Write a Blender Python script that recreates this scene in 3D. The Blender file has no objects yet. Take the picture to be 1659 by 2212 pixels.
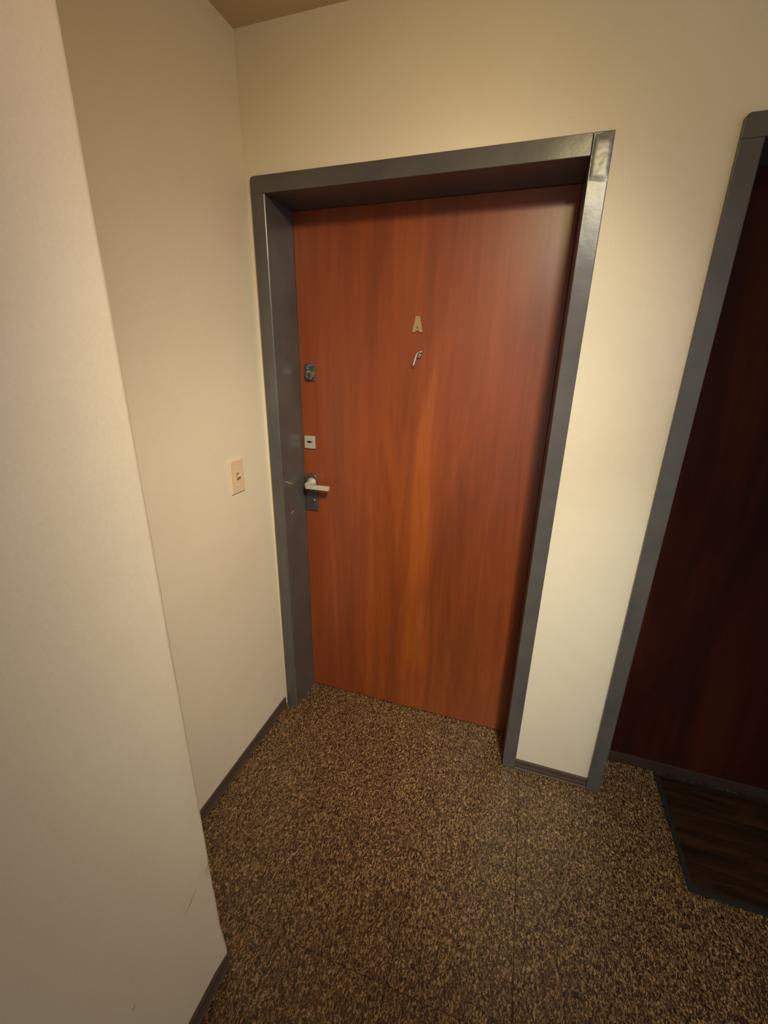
import bpy, bmesh, math, random
from mathutils import Vector, Matrix
random.seed(7)
S = bpy.context.scene
C = bpy.context.collection

# ------------------------------------------------------------------ camera
cam_d = bpy.data.cameras.new('camera'); cam = bpy.data.objects.new('camera', cam_d); C.objects.link(cam)
R_ = Vector((0.95008454, 0.31153514, 0.01688877)); U_ = Vector((-0.11800658, 0.30871807, 0.94380485)); F_ = Vector((-0.28881451, 0.89868738, -0.33007146))
cam.matrix_world = Matrix(((R_.x, U_.x, -F_.x, 0.91994), (R_.y, U_.y, -F_.y, -1.39679), (R_.z, U_.z, -F_.z, 1.53766), (0, 0, 0, 1)))
cam_d.sensor_fit = 'VERTICAL'; cam_d.sensor_height = 36.0; cam_d.lens = 916.786 * 36.0 / 2212.0
cam_d.clip_start = 0.02
S.camera = cam
# ------------------------------------------------------------------ world, lights, exposure
w = bpy.data.worlds.new('world'); S.world = w; w.use_nodes = True
w.node_tree.nodes['Background'].inputs[0].default_value = (1.0, 0.975, 0.96, 1)
w.node_tree.nodes['Background'].inputs[1].default_value = 0.77
S.view_settings.view_transform = 'Standard'; S.view_settings.look = 'None'
S.view_settings.gamma = 1.0; S.view_settings.use_curve_mapping = False
S.view_settings.exposure = 0.0
def lamp(kind, name, loc, aim, power, col, **kw):
    d = bpy.data.lights.new(name, kind); o = bpy.data.objects.new(name, d); C.objects.link(o)
    o.location = loc; o.rotation_euler = (Vector(aim) - Vector(loc)).to_track_quat('-Z', 'Y').to_euler()
    d.energy = power; d.color = col
    for k, v in kw.items(): setattr(d, k, v)
    return o
# added spots near one inferred ceiling lamp, fitted to wall brightness and lens darkening
def add_spot(name, loc, aim, deg, c):
    p = max(c); lamp('SPOT', name, loc, aim, 100*p, tuple(v/p for v in c), spot_size=math.radians(deg), spot_blend=1.0, shadow_soft_size=0.06)
add_spot('spot_high', (1.13, -1.22, 2.40), (.70, .30, 1.60), 90, (.16, .135, .07))
add_spot('spot_corner', (1.13, -1.22, 2.40), (.20, 0, 1.60), 80, (.20, .14, .03))
add_spot('spot_door', (1.36, -1.50, 2.38), (.40, 0, 1.12), 72, (.453, .40, .44))
add_spot('spot_leaf', (1.22, -1.25, 2.38), (.50, 0, 1.08), 70, (.574, .61, .47))
add_spot('spot_floor', (1.36, -1.50, 2.38), (.35, 0, .50), 58, (1.0, .93, .70))
add_spot('spot_pier', (1.36, -1.50, 2.38), (1.25, 0, .10), 42, (.80, .93, .90))

# ------------------------------------------------------------------ dimensions
FH = 2.083; FW = 0.0484; G0 = 0.014; W1 = 1.0333; G1 = G0 + W1; X2 = 1.3123; X2B = X2 + W1; D = 0.163; YF = -0.012
CEIL = 2.4426; NX = 0.3296; NY = -0.8687

# ------------------------------------------------------------------ helpers
def link(name, bm, mat, parent=None, smooth=False, bevel=0):
    me = bpy.data.meshes.new(name); bm.normal_update(); bm.to_mesh(me); bm.free()
    o = bpy.data.objects.new(name, me); C.objects.link(o)
    if mat: me.materials.append(mat)
    if parent: o.parent = parent
    if smooth:
        for p in me.polygons: p.use_smooth = True
    if bevel:
        m = o.modifiers.new('bevel', 'BEVEL'); m.width = bevel; m.segments = 3; m.limit_method = 'ANGLE'
    return o
def box(bm, x0, x1, y0, y1, z0, z1):
    vs = [bm.verts.new(p) for p in ((x0,y0,z0),(x1,y0,z0),(x1,y1,z0),(x0,y1,z0),(x0,y0,z1),(x1,y0,z1),(x1,y1,z1),(x0,y1,z1))]
    for f in ((3,2,1,0),(4,5,6,7),(0,1,5,4),(1,2,6,5),(2,3,7,6),(3,0,4,7)): bm.faces.new([vs[i] for i in f])
    return vs
def prism_y(bm, pts, y0, y1):
    """outline pts (x,z) counter-clockwise as seen from -y, extruded y0..y1"""
    a = [bm.verts.new((x, y0, z)) for x, z in pts]; b = [bm.verts.new((x, y1, z)) for x, z in pts]
    n = len(pts); fs = [bm.faces.new(a), bm.faces.new(b[::-1])]
    for i in range(n): bm.faces.new((a[i], b[i], b[(i+1) % n], a[(i+1) % n]))
    bmesh.ops.recalc_face_normals(bm, faces=bm.faces[:])
def prism_z(bm, pts, z0, z1):
    a = [bm.verts.new((x, y, z0)) for x, y in pts]; b = [bm.verts.new((x, y, z1)) for x, y in pts]
    n = len(pts); bm.faces.new(a[::-1]); bm.faces.new(b)
    for i in range(n): bm.faces.new((a[i], a[(i+1) % n], b[(i+1) % n], b[i]))
    bmesh.ops.recalc_face_normals(bm, faces=bm.faces[:])
def circle(cx, cz, r, n=32, a0=0, a1=2*math.pi, closed=True):
    m = n if closed else n + 1
    return [(cx + r*math.cos(a0+(a1-a0)*i/n), cz + r*math.sin(a0+(a1-a0)*i/n)) for i in range(m)]
def lathe_y(bm, cx, cz, prof, n=36):
    """prof: list of (radius, y)"""
    rings = []
    for r, y in prof:
        rings.append([bm.verts.new((cx+r*math.cos(2*math.pi*i/n), y, cz+r*math.sin(2*math.pi*i/n))) for i in range(n)])
    for a, b in zip(rings, rings[1:]):
        for i in range(n): bm.faces.new((a[i], a[(i+1) % n], b[(i+1) % n], b[i]))
    bm.faces.new(rings[0]); bm.faces.new(rings[-1][::-1])
    bmesh.ops.recalc_face_normals(bm, faces=bm.faces[:])
def struct(o): o['kind'] = 'structure'; return o
def tag(o, label, cat): o['label'] = label; o['category'] = cat; return o

# ------------------------------------------------------------------ materials
def new_mat(name):
    m = bpy.data.materials.new(name); m.use_nodes = True; nt = m.node_tree
    return m, nt, nt.nodes, nt.links, nt.nodes['Principled BSDF']
def rgb(h):
    c = [int(h[i:i+2], 16)/255 for i in (0, 2, 4)]
    return tuple([(v/12.92 if v <= .04045 else ((v+.055)/1.055)**2.4) for v in c] + [1])
def noise(N, L, vec, scale, detail=3, rough=.5, dist=0):
    n = N.new('ShaderNodeTexNoise'); n.inputs['Scale'].default_value = scale; n.inputs['Detail'].default_value = detail
    n.inputs['Roughness'].default_value = rough; n.inputs['Distortion'].default_value = dist
    if vec: L.new(vec, n.inputs['Vector'])
    return n
def ramp(N, L, fac, stops):
    r = N.new('ShaderNodeValToRGB'); el = r.color_ramp.elements
    while len(el) < len(stops): el.new(.5)
    for e, (p, c) in zip(el, stops): e.position = p; e.color = c
    L.new(fac, r.inputs[0]); return r
def mapping(N, L, vec, scale=(1,1,1), loc=(0,0,0), rot=(0,0,0)):
    m = N.new('ShaderNodeMapping'); m.inputs['Scale'].default_value = scale; m.inputs['Location'].default_value = loc; m.inputs['Rotation'].default_value = rot
    L.new(vec, m.inputs['Vector']); return m.outputs[0]
def bump(N, L, b, h, strength, dist, prev=None):
    n = N.new('ShaderNodeBump'); n.inputs['Strength'].default_value = strength; n.inputs['Distance'].default_value = dist
    L.new(h, n.inputs['Height'])
    if prev: L.new(prev, n.inputs['Normal'])
    return n.outputs[0]
def mix(N, L, mode, fac, a, b):
    m = N.new('ShaderNodeMix'); m.data_type = 'RGBA'; m.blend_type = mode
    for sock, v in ((m.inputs[0], fac), (m.inputs[6], a), (m.inputs[7], b)):
        if hasattr(v, 'links'): L.new(v, sock)
        else: sock.default_value = v
    return m.outputs[2]

def wall_paint(name, ca, cb):
    m, nt, N, L, B = new_mat(name)
    p = N.new('ShaderNodeNewGeometry').outputs['Position']
    n1 = noise(N, L, p, 1.7, 4, .55); r = ramp(N, L, n1.outputs[0], [(.3, ca), (.7, cb)])
    n2 = noise(N, L, p, 190, 4, .6)
    L.new(mix(N, L, 'OVERLAY', .10, r.outputs[0], ramp(N, L, n2.outputs[0], [(.3, (.3,.3,.3,1)), (.7, (.7,.7,.7,1))]).outputs[0]), B.inputs['Base Color'])
    B.inputs['Roughness'].default_value = .62
    n3 = noise(N, L, p, 260, 3, .6); n4 = noise(N, L, p, 14, 2, .5)
    b = bump(N, L, B, n4.outputs[0], .12, .01); b = bump(N, L, B, n3.outputs[0], .16, .0015, b)
    L.new(b, B.inputs['Normal'])
    return m
M_wall = wall_paint('wall_paint', rgb('D2C2A8'), rgb('D8C9B0'))
M_ceil = wall_paint('ceiling_paint', rgb('C2AC82'), rgb('C8B288'))

def frame_paint():
    m, nt, N, L, B = new_mat('frame_paint')
    p = N.new('ShaderNodeNewGeometry').outputs['Position']
    n1 = noise(N, L, p, 6, 4, .6)
    r = ramp(N, L, n1.outputs[0], [(.3, rgb('46423F')), (.7, rgb('554F4B'))])
    L.new(r.outputs[0], B.inputs['Base Color'])
    B.inputs['Roughness'].default_value = .29
    n2 = noise(N, L, p, 90, 4, .6); n3 = noise(N, L, p, 9, 2, .5)
    b = bump(N, L, B, n3.outputs[0], .25, .006); b = bump(N, L, B, n2.outputs[0], .12, .0012, b)
    L.new(b, B.inputs['Normal'])
    return m
M_frame = frame_paint()

def wood(name, cols, rough=.36, off=0.0, coat=.25):
    m, nt, N, L, B = new_mat(name)
    tc = N.new('ShaderNodeTexCoord').outputs['Object']
    big = noise(N, L, mapping(N, L, tc, (6, 6, .9), (off, 0, off)), 1.0, 5, .6, .6)
    streak = noise(N, L, mapping(N, L, tc, (26, 26, 1.3), (off, 0, 3)), 1.0, 4, .6, .5)
    fine = noise(N, L, mapping(N, L, tc, (420, 420, 9)), 1.0, 3, .6)
    red = noise(N, L, mapping(N, L, tc, (2.2, 2.2, .5), (3+off, 0, 0)), 1.0, 2, .5)
    c1 = ramp(N, L, big.outputs[0], [(.34, cols[0]), (.50, cols[1]), (.66, cols[2])]).outputs[0]
    c2 = mix(N, L, 'MIX', ramp(N, L, red.outputs[0], [(.42, (0,0,0,1)), (.62, (.75,.75,.75,1))]).outputs[0], c1, cols[3])
    c3 = mix(N, L, 'OVERLAY', .31, c2, ramp(N, L, streak.outputs[0], [(.3, (.22,.22,.22,1)), (.7, (.74,.74,.74,1))]).outputs[0])
    c4 = mix(N, L, 'OVERLAY', .18, c3, ramp(N, L, fine.outputs[0], [(.3, (.3,.3,.3,1)), (.7, (.7,.7,.7,1))]).outputs[0])
    L.new(c4, B.inputs['Base Color'])
    B.inputs['Roughness'].default_value = rough; B.inputs['Coat Weight'].default_value = coat; B.inputs['Coat Roughness'].default_value = .38
    b = bump(N, L, B, streak.outputs[0], .06, .002)
    L.new(b, B.inputs['Normal'])
    return m
M_door1 = wood('orange_brown_veneer', [rgb('6A300F'), rgb('803B13'), rgb('914814'), rgb('7E381C')])
M_door2 = wood('shade_dark_mahogany', [rgb('240702'), rgb('300C03'), rgb('3F1706'), rgb('2B0602')], .7, 4.3, .0)  # mahogany, darkened further in place of the weak light on the second door
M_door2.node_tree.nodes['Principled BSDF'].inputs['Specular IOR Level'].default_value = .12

def floor_mat(name, dark, mid, light, jit=1.0):
    m, nt, N, L, B = new_mat(name)
    p = N.new('ShaderNodeNewGeometry').outputs['Position']
    # a small random shift per tile so that the pattern breaks at the joints
    oi = N.new('ShaderNodeObjectInfo'); mm = N.new('ShaderNodeVectorMath'); mm.operation = 'SCALE'
    cmb = N.new('ShaderNodeCombineXYZ'); L.new(oi.outputs['Random'], cmb.inputs[0]); L.new(oi.outputs['Random'], cmb.inputs[1])
    L.new(cmb.outputs[0], mm.inputs[0]); mm.inputs['Scale'].default_value = 7.0
    ad = N.new('ShaderNodeVectorMath'); L.new(p, ad.inputs[0]); L.new(mm.outputs[0], ad.inputs[1]); q = ad.outputs[0]
    wob = noise(N, L, q, 55, 2, .5); wv = N.new('ShaderNodeVectorMath'); wv.operation = 'SCALE'; wv.inputs['Scale'].default_value = .012
    L.new(wob.outputs['Color'], wv.inputs[0]); a2 = N.new('ShaderNodeVectorMath'); L.new(q, a2.inputs[0]); L.new(wv.outputs[0], a2.inputs[1])
    sq = noise(N, L, mapping(N, L, a2.outputs[0], (1.35, .55, 1)), 170, 2.5, .55, 1.3)
    fl = noise(N, L, mapping(N, L, a2.outputs[0], (1.2, .7, 1), (5, 2, 0)), 230, 2, .5, 1.0)
    pat = noise(N, L, q, 9, 3, .55)
    c1 = ramp(N, L, sq.outputs[0], [(.38, dark), (.50, mid), (.63, light)]).outputs[0]
    c2 = mix(N, L, 'OVERLAY', .45, c1, ramp(N, L, fl.outputs[0], [(.35, (.2,.2,.2,1)), (.65, (.85,.85,.85,1))]).outputs[0])
    c3 = mix(N, L, 'MULTIPLY', .55, c2, ramp(N, L, pat.outputs[0], [(.3, (.72,.70,.66,1)), (.65, (1,1,1,1))]).outputs[0])
    L.new(c3, B.inputs['Base Color'])
    B.inputs['Roughness'].default_value = .38; B.inputs['Specular IOR Level'].default_value = .5
    b = bump(N, L, B, sq.outputs[0], .30, .0012); L.new(b, B.inputs['Normal'])
    return m
M_floor = floor_mat('mottled_tile', rgb('211208'), rgb('4A311C'), rgb('A37E52'))

def plain(name, col, rough=.5, metal=0.0, nz=0.0, scale=60, coat=0):
    m, nt, N, L, B = new_mat(name)
    tc = N.new('ShaderNodeTexCoord').outputs['Object']
    n = noise(N, L, tc, scale, 3, .6)
    c = mix(N, L, 'OVERLAY', .2 if nz == 0 else nz, col, ramp(N, L, n.outputs[0], [(.3, (.35,.35,.35,1)), (.7, (.65,.65,.65,1))]).outputs[0])
    L.new(c, B.inputs['Base Color']); B.inputs['Roughness'].default_value = rough; B.inputs['Metallic'].default_value = metal
    B.inputs['Coat Weight'].default_value = coat
    L.new(bump(N, L, B, n.outputs[0], .08, .001), B.inputs['Normal'])
    return m
M_base = plain('brown_rubber_base', rgb('48372C'), .6)
M_slab = plain('joint_dark', rgb('35261A'), .9)
M_chrome = plain('satin_nickel', rgb('A9A196'), .30, 1.0, .1)
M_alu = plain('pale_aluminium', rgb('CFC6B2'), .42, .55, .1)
M_steel = plain('dull_steel', rgb('6E6B68'), .42, .85, .15)
M_pol = plain('polished_chrome', rgb('F6F6F6'), .16, 1.0, .02)
M_brass = plain('aged_brass', rgb('B08E66'), .42, .55, .1)
M_key = plain('keyhole_black', rgb('0A0806'), .8)
M_plate = plain('ivory_plastic', rgb('D2B596'), .38)
M_mat = None
def mat_mat():
    m, nt, N, L, B = new_mat('brown_mat_pile')
    tc = N.new('ShaderNodeTexCoord').outputs['Object']
    n = noise(N, L, tc, 240, 3, .7)
    st = noise(N, L, mapping(N, L, tc, (3, 26, 1), (0,0,0), (0,0,math.radians(-24))), 1.0, 4, .6, .8)
    c = ramp(N, L, st.outputs[0], [(.35, rgb('180A03')), (.65, rgb('38200C'))]).outputs[0]
    L.new(mix(N, L, 'OVERLAY', .35, c, ramp(N, L, n.outputs[0], [(.3, (.3,.3,.3,1)), (.7, (.7,.7,.7,1))]).outputs[0]), B.inputs['Base Color'])
    B.inputs['Roughness'].default_value = .9; B.inputs['Specular IOR Level'].default_value = .12
    L.new(bump(N, L, B, n.outputs[0], .5, .002), B.inputs['Normal'])
    return m
M_mat = mat_mat()
M_rubber = plain('black_rubber', rgb('0D0805'), .85)

# ------------------------------------------------------------------ floor
bm = bmesh.new(); box(bm, -1.2, 4.5, -4.0, .62, -.06, -.0030)
floor = struct(link('floor', bm, M_slab))
TS = 0.316; x0 = 0.750; y0 = -0.147
bm = bmesh.new(); hx_ = TS/2 - .0006; hy_ = TS/2 - .0004; e = .0008
a = [bm.verts.new((sx*hx_, sy*hy_, -.0030)) for sx, sy in ((-1,-1),(1,-1),(1,1),(-1,1))]
b = [bm.verts.new((sx*hx_, sy*hy_, -e)) for sx, sy in ((-1,-1),(1,-1),(1,1),(-1,1))]
t = [bm.verts.new((sx*(hx_-e), sy*(hy_-e*.6), 0)) for sx, sy in ((-1,-1),(1,-1),(1,1),(-1,1))]
bm.faces.new(t)
for i in range(4):
    j = (i+1) % 4; bm.faces.new((a[i], a[j], b[j], b[i])); bm.faces.new((b[i], b[j], t[j], t[i]))
tile = link('floor_tile', bm, M_floor, floor)
first = True
for i in range(-3, 11):
    for j in range(-12, 2):
        cx_, cy_ = x0 + (i+.5)*TS, y0 + (j+.5)*TS
        if first: o = tile; first = False
        else: o = tile.copy(); C.objects.link(o); o.parent = floor
        o.location = (cx_, cy_, random.uniform(-.0003, 0))

# ------------------------------------------------------------------ walls
# back wall (y = 0) with two door openings; header and piers in one prism-like mesh
TH = .30
xs = [-.22, G0+.004, G1-.004, X2+.004, X2B-.004, 4.5]
bm = bmesh.new()
out = [(xs[0], 0.0), (xs[1], 0), (xs[1], FH-.004), (xs[2], FH-.004), (xs[2], 0), (xs[3], 0), (xs[3], FH-.004), (xs[4], FH-.004), (xs[4], 0), (xs[5], 0), (xs[5], CEIL), (xs[0], CEIL)]
prism_y(bm, out, 0, TH)
struct(link('wall_back', bm, M_wall))
# left wall: slightly out of plumb at the top as in the building; leaves a thin strip of back wall beside the frame
bm = bmesh.new()
vs = box(bm, -.22, 0.0, NY+.03, -.0005, 0, CEIL)
for v in vs:
    if v.co.z > 1 and v.co.x > -.1: v.co.x = -.012
struct(link('wall_left', bm, M_wall))
# near wall (jogs out into the room) with a rounded plaster corner, dents near the foot
bm = bmesh.new()
zn = [0, .02, .045, .07, .1, .16] + [.2 + .02*i for i in range(16)] + [.55 + .12*i for i in range(15)] + [CEIL]
rr = .012
prof = []
for i in range(9):
    a_ = math.pi/2 * i/8
    prof.append((NX - rr + rr*math.sin(a_), NY - rr + rr*math.cos(a_)))
rng = random.Random(3)
rings = []
for z in zn:
    ring = []
    bulge = .006*math.exp(-((z-.06)/.05)**2)
    dent = sum(dd*math.exp(-((z-zz)/ww)**2) for zz, ww, dd in ((.392, .010, .004), (.352, .008, .0035), (.325, .006, .003), (.62, .03, .0015), (1.05, .05, .001)))
    for k, (px, py) in enumerate([(-.22, NY)] + prof + [(NX, NY-.05), (NX, NY-.4), (NX, -4.0)]):
        f = 1.0 if 1 <= k <= 9 else 0.0
        s = (bulge - dent + rng.uniform(-.0004, .0004)) * f * .707
        ring.append(bm.verts.new((px + s, py + s, z)))
    ring.append(bm.verts.new((-.22, -4.0, z)))
    rings.append(ring)
n = len(rings[0])
for r0, r1 in zip(rings, rings[1:]):
    for i in range(n): bm.faces.new((r0[i], r0[(i+1) % n], r1[(i+1) % n], r1[i]))
bm.faces.new(rings[0]); bm.faces.new(rings[-1][::-1])
bmesh.ops.recalc_face_normals(bm, faces=bm.faces[:])
near = struct(link('wall_near', bm, M_wall, smooth=True))
m = near.modifiers.new('edges', 'EDGE_SPLIT'); m.split_angle = math.radians(35)
# two scratches in the plaster of the near wall
def scratch(y_a, z_a, y_b, z_b, wdt, mat):
    bm = bmesh.new(); n_ = 8; pa = Vector((0, y_a, z_a)); pb = Vector((0, y_b, z_b)); dr = (pb-pa).normalized(); nr = Vector((0, -dr.z, dr.y))
    L_, R2, T_ = [], [], []
    for i in range(n_+1):
        t_ = i/n_; c_ = pa.lerp(pb, t_) + nr*.0015*math.sin(t_*5); ww = wdt*math.sin(math.pi*(t_*.9+.05))
        L_.append(bm.verts.new((NX-.0005, *(c_ - nr*ww).yz))); R2.append(bm.verts.new((NX-.0005, *(c_ + nr*ww).yz))); T_.append(bm.verts.new((NX+.0007, *c_.yz)))
    for i in range(n_):
        bm.faces.new((L_[i], L_[i+1], T_[i+1], T_[i])); bm.faces.new((T_[i], T_[i+1], R2[i+1], R2[i]))
    bmesh.ops.recalc_face_normals(bm, faces=bm.faces[:])
    return link('plaster_scuff', bm, mat, near)
M_scuff = plain('raised_plaster', rgb('B9A78C'), .6)
M_scuffm = plain('grey_scuff', rgb('94846F'), .65)
M_scuffd = plain('scuff_mark', rgb('5A4A3C'), .7)
scratch(-.921, .392, -.962, .362, .0036, M_scuffm); scratch(-.914, .396, -.930, .391, .0030, M_scuff)
for zz in (.405, .392, .380): scratch(-.8800, zz, -.8905, zz-.012, .0020, M_scuffm)
scratch(-1.100, .345, -1.104, .336, .0011, M_scuffd)
bm = bmesh.new(); box(bm, -.22, 4.5, -4.2, TH, CEIL, CEIL+.12); struct(link('ceiling', bm, M_ceil))

# ------------------------------------------------------------------ baseboards (coved rubber)
def cove(length, hgt=.047, th=.006, toe=.010):
    return [(0, 0), (toe, 0), (toe, .004), (toe*.65, .008), (th+.002, .016), (th, .024), (th, hgt-.004), (th*.6, hgt), (0, hgt)]
def base_run(name, origin, along, out_, length, hgt=.047):
    bm = bmesh.new(); pr = cove(length, hgt); A = Vector(along); O = Vector(out_); P = Vector(origin)
    r0 = [bm.verts.new(P + O*u + Vector((0,0,v))) for u, v in pr]; r1 = [bm.verts.new(P + A*length + O*u + Vector((0,0,v))) for u, v in pr]
    k = len(pr); bm.faces.new(r0); bm.faces.new(r1[::-1])
    for i in range(k): bm.faces.new((r0[i], r0[(i+1) % k], r1[(i+1) % k], r1[i]))
    bmesh.ops.recalc_face_normals(bm, faces=bm.faces[:])
    return struct(link(name, bm, M_base, smooth=False))
base_run('baseboard_left', (0.0003, -.014, 0), (0, -1, 0), (1, 0, 0), .853)
base_run('baseboard_back', (G1+.001, -.0003, 0), (1, 0, 0), (0, -1, 0), X2-G1-.002, .045)
base_run('baseboard_near', (NX+.0003, NY-.004, 0), (0, -1, 0), (1, 0, 0), 3.12, .047)

# ------------------------------------------------------------------ door frames
def frame(name, xa, xb, fold=.0035):
    root = bpy.data.objects.new(name, None); C.objects.link(root); root.location = ((xa+xb)/2, 0, 0); root['kind'] = 'structure'
    inv = Matrix.Translation((-(xa+xb)/2, 0, 0))
    ya, yb = YF, D + .055
    st = .014    # stop behind the leaf edge
    def part(nm, bm, bev=.003):
        o = link(nm, bm, M_frame, root, bevel=bev); o.matrix_parent_inverse = inv; return o
    # left jamb: the inner half of its face is bent slightly back towards the reveal
    bm = bmesh.new(); prism_z(bm, [(xa, ya), (xa+.022, ya-fold*.6), (xa+FW-.004, ya-fold*.1), (xa+FW, ya+.003), (xa+FW, yb), (xa+.006, yb), (xa+.006, .004), (xa, .004)], 0, FH-FW)
    part('jamb', bm, .001)
    bm = bmesh.new(); prism_z(bm, [(xb, ya), (xb, .004), (xb-.006, .004), (xb-.006, yb), (xb-FW, yb), (xb-FW, ya), (xb-FW+.002, ya-.0005)], 0, FH)
    part('jamb', bm, .0035)
    # header butts against the tall right jamb, its outer left corner is rounded
    rc = .012
    bm = bmesh.new()
    prism_y(bm, [(xa, FH-FW), (xb-FW-.0004, FH-FW), (xb-FW-.0004, FH-.0005)] + [(xa+rc-rc*math.sin(math.pi/2*i/6), FH-.0005-rc+rc*math.cos(math.pi/2*i/6)) for i in range(7)], ya-.0012, .004)
    box(bm, xa+.006, xb-FW-.0004, .004, yb, FH-FW, FH-.006)
    part('header', bm, .0015)
    return root
f1 = frame('trim_1', G0, G1); f2 = frame('trim_2', X2, X2B, 0)
inv1 = Matrix.Translation((-(G0+G1)/2, 0, 0))
# weld bead and putty seams at the upper right corner of the first frame
bm = bmesh.new()
pts = []
rw = random.Random(5)
NXg, NZg = 9, 26
grid = [[None]*NXg for _ in range(NZg)]
for k in range(NZg):
    for i in range(NXg):
        u = i/(NXg-1); v = k/(NZg-1)
        X = G1-FW+.001 + (FW-.002)*u; Z = FH-.105 + .104*v
        edge = min(u, 1-u, v, 1-v)
        hgt = (.0011 + rw.uniform(-.00028, .00028)) * min(1, edge*6)
        grid[k][i] = bm.verts.new((X, YF - .0002 - hgt, Z))
for k in range(NZg-1):
    for i in range(NXg-1):
        bm.faces.new((grid[k][i], grid[k][i+1], grid[k+1][i+1], grid[k+1][i]))
bmesh.ops.recalc_face_normals(bm, faces=bm.faces[:])
wp = link('weld_patch', bm, M_frame, f1, smooth=True); wp.matrix_parent_inverse = inv1; wp['label'] = 'lumpy painted weld at the upper right corner of the frame'
# raised pale metal streaks on the left reveal beside the lever
def reveal_streak(pa, pb, wdt):
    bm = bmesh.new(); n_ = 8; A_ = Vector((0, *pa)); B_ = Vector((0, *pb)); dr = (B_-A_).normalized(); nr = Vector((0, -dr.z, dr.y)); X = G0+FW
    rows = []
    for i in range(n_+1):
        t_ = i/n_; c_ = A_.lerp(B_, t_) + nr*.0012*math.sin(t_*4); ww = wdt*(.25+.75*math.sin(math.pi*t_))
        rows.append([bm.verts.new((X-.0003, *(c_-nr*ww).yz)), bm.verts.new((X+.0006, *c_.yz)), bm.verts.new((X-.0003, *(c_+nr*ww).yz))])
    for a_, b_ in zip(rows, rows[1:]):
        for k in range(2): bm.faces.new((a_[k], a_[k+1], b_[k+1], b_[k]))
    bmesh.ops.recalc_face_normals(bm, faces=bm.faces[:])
    o = link('pale_streak', bm, M_alu, f1); o.matrix_parent_inverse = inv1; o['label'] = 'shiny pale streak on the dark paint of the reveal'
reveal_streak((-.004, 1.100), (.068, 1.071), .0026); reveal_streak((.036, .953), (.062, .961), .0022)
# ------------------------------------------------------------------ door leaves
def leaf(name, xa, xb, mat):
    bm = bmesh.new(); box(bm, xa+FW+.0004, xb-FW-.0004, D, D+.044, .005, FH-FW-.0005)
    o = link(name, bm, mat, bevel=.0015); o['kind'] = 'structure'; return o
# leaf 1 has its own origin so that the grain runs in leaf coordinates
d1 = leaf('door_1', G0, G1, M_door1)
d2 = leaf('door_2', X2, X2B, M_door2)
def dpart(name, bm, mat, label=None, parent=d1, bevel=0, smooth=False):
    o = link(name, bm, mat, parent, bevel=bevel, smooth=smooth)
    if label: o['label'] = label
    return o
def rrect(xa, xb, za, zb, r, top_r=None, n=6):
    tr = top_r if top_r is not None else r
    pts = []
    for (cx_, cz_, rad, a0) in ((xa+r, za+r, r, math.pi), (xb-r, za+r, r, 1.5*math.pi), (xb-tr, zb-tr, tr, 0), (xa+tr, zb-tr, tr, .5*math.pi)):
        for i in range(n+1): pts.append((cx_+rad*math.cos(a0+math.pi/2*i/n), cz_+rad*math.sin(a0+math.pi/2*i/n)))
    return pts
# upper deadbolt: shaped plate and raised cylinder
bm = bmesh.new(); prism_y(bm, rrect(.084, .130, 1.468, 1.533, .004), D-.005, D+.001)
lk = dpart('upper_lock', bm, M_steel, 'dull metal plate lock with a raised cylinder', bevel=.0015)
bm = bmesh.new(); lathe_y(bm, .109, 1.490, [(.0185, D-.005), (.0185, D-.013), (.017, D-.015), (.012, D-.016), (.0115, D-.0145)])
dpart('lock_cylinder', bm, M_chrome, parent=lk, smooth=False)
bm = bmesh.new(); box(bm, .1075, .1105, D-.0155, D-.0140, 1.483, 1.497); dpart('keyhole', bm, M_key, parent=lk)
bm = bmesh.new()
for i in range(7):
    a_ = math.pi*(.95 - .45*i/6)
bmw = [(.1125 + .016*math.cos(math.pi*(1-.5*i/8)), 1.513+.016*math.sin(math.pi*(1-.5*i/8))) for i in range(9)] + [(.1295, 1.5293)]
bmi = [(.1147 + .0135*math.cos(math.pi*(1-.5*i/8)), 1.511+.0135*math.sin(math.pi*(1-.5*i/8))) for i in range(9)] + [(.1295, 1.5270)]
prism_y(bm, bmw + bmi[::-1], D-.0085, D-.0045)
dpart('curved_rim', bm, M_pol, 'shiny curved metal rim', parent=lk)
# middle lock: square pale plate with a horizontal key slot
bm = bmesh.new(); prism_y(bm, rrect(.0725, .119, 1.203, 1.254, .003), D-.007, D+.001)
lk2 = dpart('middle_lock', bm, M_alu, 'pale square metal lock plate with a horizontal slot', bevel=.0015)
bm = bmesh.new(); prism_y(bm, [(.0805 + .030*t_, 1.2305 + s_*.0042*math.sin(math.pi*t_)) for s_, ts in ((-1, [i/8 for i in range(9)]), (1, [1-i/8 for i in range(1, 8)])) for t_ in ts], D-.0076, D-.0065)
dpart('key_slot', bm, M_key, parent=lk2)
# lever handle with its long plate
bm = bmesh.new(); prism_y(bm, rrect(.068, .1225, .934, 1.097, .003, .022), D-.007, D+.001)
hd = dpart('door_handle', bm, M_steel, 'worn steel plate with a lever', bevel=.002)
bm = bmesh.new(); lathe_y(bm, .098, 1.058, [(.0215, D-.006), (.020, D-.012), (.0125, D-.026), (.0115, D-.046)])
dpart('handle_neck', bm, M_alu, parent=hd)
bm = bmesh.new(); prism_y(bm, rrect(.0955, .2005, 1.0455, 1.0635, .003), D-.062, D-.046)
dpart('lever', bm, M_alu, 'pale metal lever pointing right', parent=hd, bevel=.002)
bm = bmesh.new(); lathe_y(bm, .104, .978, [(.010, D-.0065), (.010, D-.0095), (.008, D-.011)])
dpart('lock_cylinder', bm, M_steel, parent=hd)
bm = bmesh.new(); box(bm, .1028, .1052, D-.0118, D-.0108, .971, .985); dpart('keyhole', bm, M_key, parent=hd)
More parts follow.
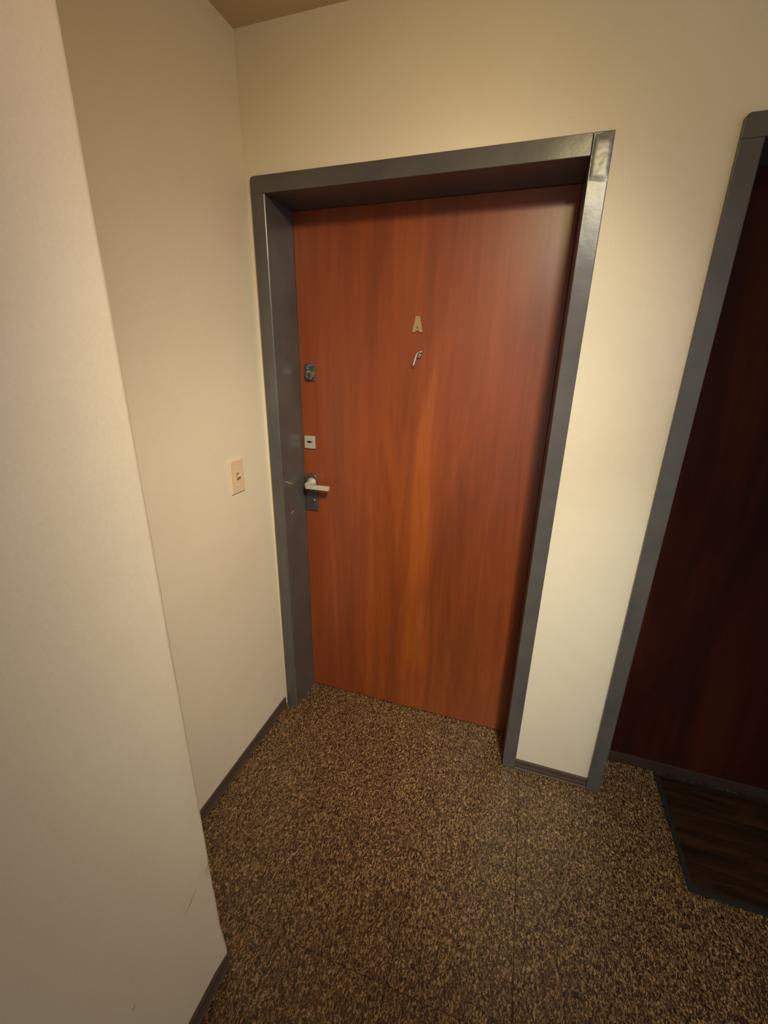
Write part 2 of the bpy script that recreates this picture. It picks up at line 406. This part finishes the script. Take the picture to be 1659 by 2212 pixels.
# brass letter A
cxA = .5295; zb = 1.6425; zt = 1.694
bm = bmesh.new()
yo, yi = D-.005, D+.0005
def slab(pts): prism_y(bm, pts, yo, yi)
wb, wt = .0185, .0065
def xe(z): t_ = (z-zb)/(zt-zb); return wb + (wt-wb)*t_
sk = .0115
slab([(cxA-wb, zb), (cxA-wb+sk, zb), (cxA-.0042, zb+.010), (cxA-.0030, zb+.0135), (cxA, zt-.0015-.030), (cxA, zt), (cxA-wt, zt)])
slab([(cxA+wb, zb), (cxA+wt, zt), (cxA, zt), (cxA, zt-.0015-.030), (cxA+.0030, zb+.0135), (cxA+.0042, zb+.010), (cxA+wb-sk, zb)])
slab([(cxA-.0052, zb+.0050), (cxA+.0052, zb+.0050), (cxA+.0040, zb+.0120), (cxA-.0040, zb+.0120)])
dpart('apartment_letter', bm, M_brass, 'small brass letter A fixed to the door')
# door viewer; chrome curve added in the shape of its smeared highlight
bm = bmesh.new(); lathe_y(bm, .5365, 1.566, [(.0105, D+.0005), (.0105, D-.002), (.0085, D-.0045), (.0065, D-.005), (.006, D-.004)])
pv = dpart('peephole', bm, M_chrome, 'small chrome door viewer under the letter', smooth=False)
bm = bmesh.new()
path = [(.5490, 1.5765), (.5450, 1.5790), (.5385, 1.5785), (.5325, 1.5710), (.5285, 1.560), (.5250, 1.548), (.5220, 1.5355), (.5208, 1.5280)]
ring_prev = None; nn = 10
for i, (px, pz) in enumerate(path):
    p0 = path[max(0, i-1)]; p1 = path[min(len(path)-1, i+1)]; tx, tz = p1[0]-p0[0], p1[1]-p0[1]; l_ = math.hypot(tx, tz); nx, nz = -tz/l_, tx/l_
    rad = .0046 if 0 < i < len(path)-1 else .0022
    rg = [bm.verts.new((px + nx*rad*math.cos(2*math.pi*k/nn), D-.0075 + .0048*math.sin(2*math.pi*k/nn), pz + nz*rad*math.cos(2*math.pi*k/nn))) for k in range(nn)]
    if ring_prev:
        for k in range(nn): bm.faces.new((ring_prev[k], ring_prev[(k+1) % nn], rg[(k+1) % nn], rg[k]))
    else: bm.faces.new(rg)
    ring_prev = rg
bm.faces.new(ring_prev[::-1]); bmesh.ops.recalc_face_normals(bm, faces=bm.faces[:])
dpart('viewer_glint', bm, M_pol, 'shiny curved streak shaped as the smeared highlight of the viewer', parent=pv, smooth=True)
# sweep along the foot of the second door
bm = bmesh.new(); box(bm, X2+FW+.003, X2B-FW-.003, D-.006, D+.001, .007, .052)
dpart('door_sweep', bm, plain('brown_sweep', rgb('2C1C10'), .6), 'dull brown strip along the foot of the door', parent=d2, bevel=.001)

# ------------------------------------------------------------------ light switch on the left wall
sw = bpy.data.objects.new('light_switch', None); C.objects.link(sw); sw.location = (-.0055, -.196, 1.102)
tag(sw, 'beige toggle light switch on the short cream wall left of the door frame', 'light switch')
def spart(nm, bm, mat, bevel=0, label=None):
    o = link(nm, bm, mat, sw, bevel=bevel)
    if label: o['label'] = label
    return o
bm = bmesh.new(); box(bm, -.0012, .006, -.036, .036, 0, .1165); spart('wall_plate', bm, M_plate, .003)
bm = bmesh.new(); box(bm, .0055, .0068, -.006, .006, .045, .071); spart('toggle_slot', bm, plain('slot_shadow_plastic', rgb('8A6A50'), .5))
bm = bmesh.new(); vs = box(bm, .006, .020, -.0042, .0042, .054, .064)
for v in vs:
    if v.co.x > .01: v.co.z += .007; v.co.y *= .85
spart('toggle', bm, M_plate, .001)
for z in (.0285, .088):
    bm = bmesh.new(); rg0 = [bm.verts.new((.0058, .0034*math.cos(k*math.pi/8), z+.0034*math.sin(k*math.pi/8))) for k in range(16)]
    rg1 = [bm.verts.new((.0074, .0026*math.cos(k*math.pi/8), z+.0026*math.sin(k*math.pi/8))) for k in range(16)]
    for k in range(16): bm.faces.new((rg0[k], rg0[(k+1) % 16], rg1[(k+1) % 16], rg1[k]))
    bm.faces.new(rg1); bm.faces.new(rg0[::-1]); bmesh.ops.recalc_face_normals(bm, faces=bm.faces[:])
    spart('screw', bm, M_plate)

# ------------------------------------------------------------------ door mat
dm = bpy.data.objects.new('door_mat', None); C.objects.link(dm); dm.location = (1.93, -.10, 0)
tag(dm, 'dark brown door mat with a black edge on the floor before the dark door', 'door mat')
hx, y_a, y_b = .35, -.178, .254  # back edge stretched to the leaf; black rim stands in for shade there
bm = bmesh.new()
prism_z(bm, [(-hx, y_a), (hx, y_a), (hx, y_b), (-hx, y_b)], .0002, .006)
link('rim', bm, M_rubber, dm, bevel=.002)
bm = bmesh.new(); bw = .016
NXm, NYm = 40, 26; G = [[None]*NXm for _ in range(NYm)]
for j in range(NYm):
    for i in range(NXm):
        X = -hx+bw + (2*hx-2*bw)*i/(NXm-1); Y = y_a+bw + (y_b-y_a-2*bw)*j/(NYm-1)
        ed = min(i, NXm-1-i, j, NYm-1-j)
        Z = .0062 if ed == 0 else .0105 + .0012*math.sin(X*42 + Y*25)*1.0
        G[j][i] = bm.verts.new((X, Y, Z))
for j in range(NYm-1):
    for i in range(NXm-1): bm.faces.new((G[j][i], G[j][i+1], G[j+1][i+1], G[j+1][i]))
link('pile', bm, M_mat, dm, smooth=True)
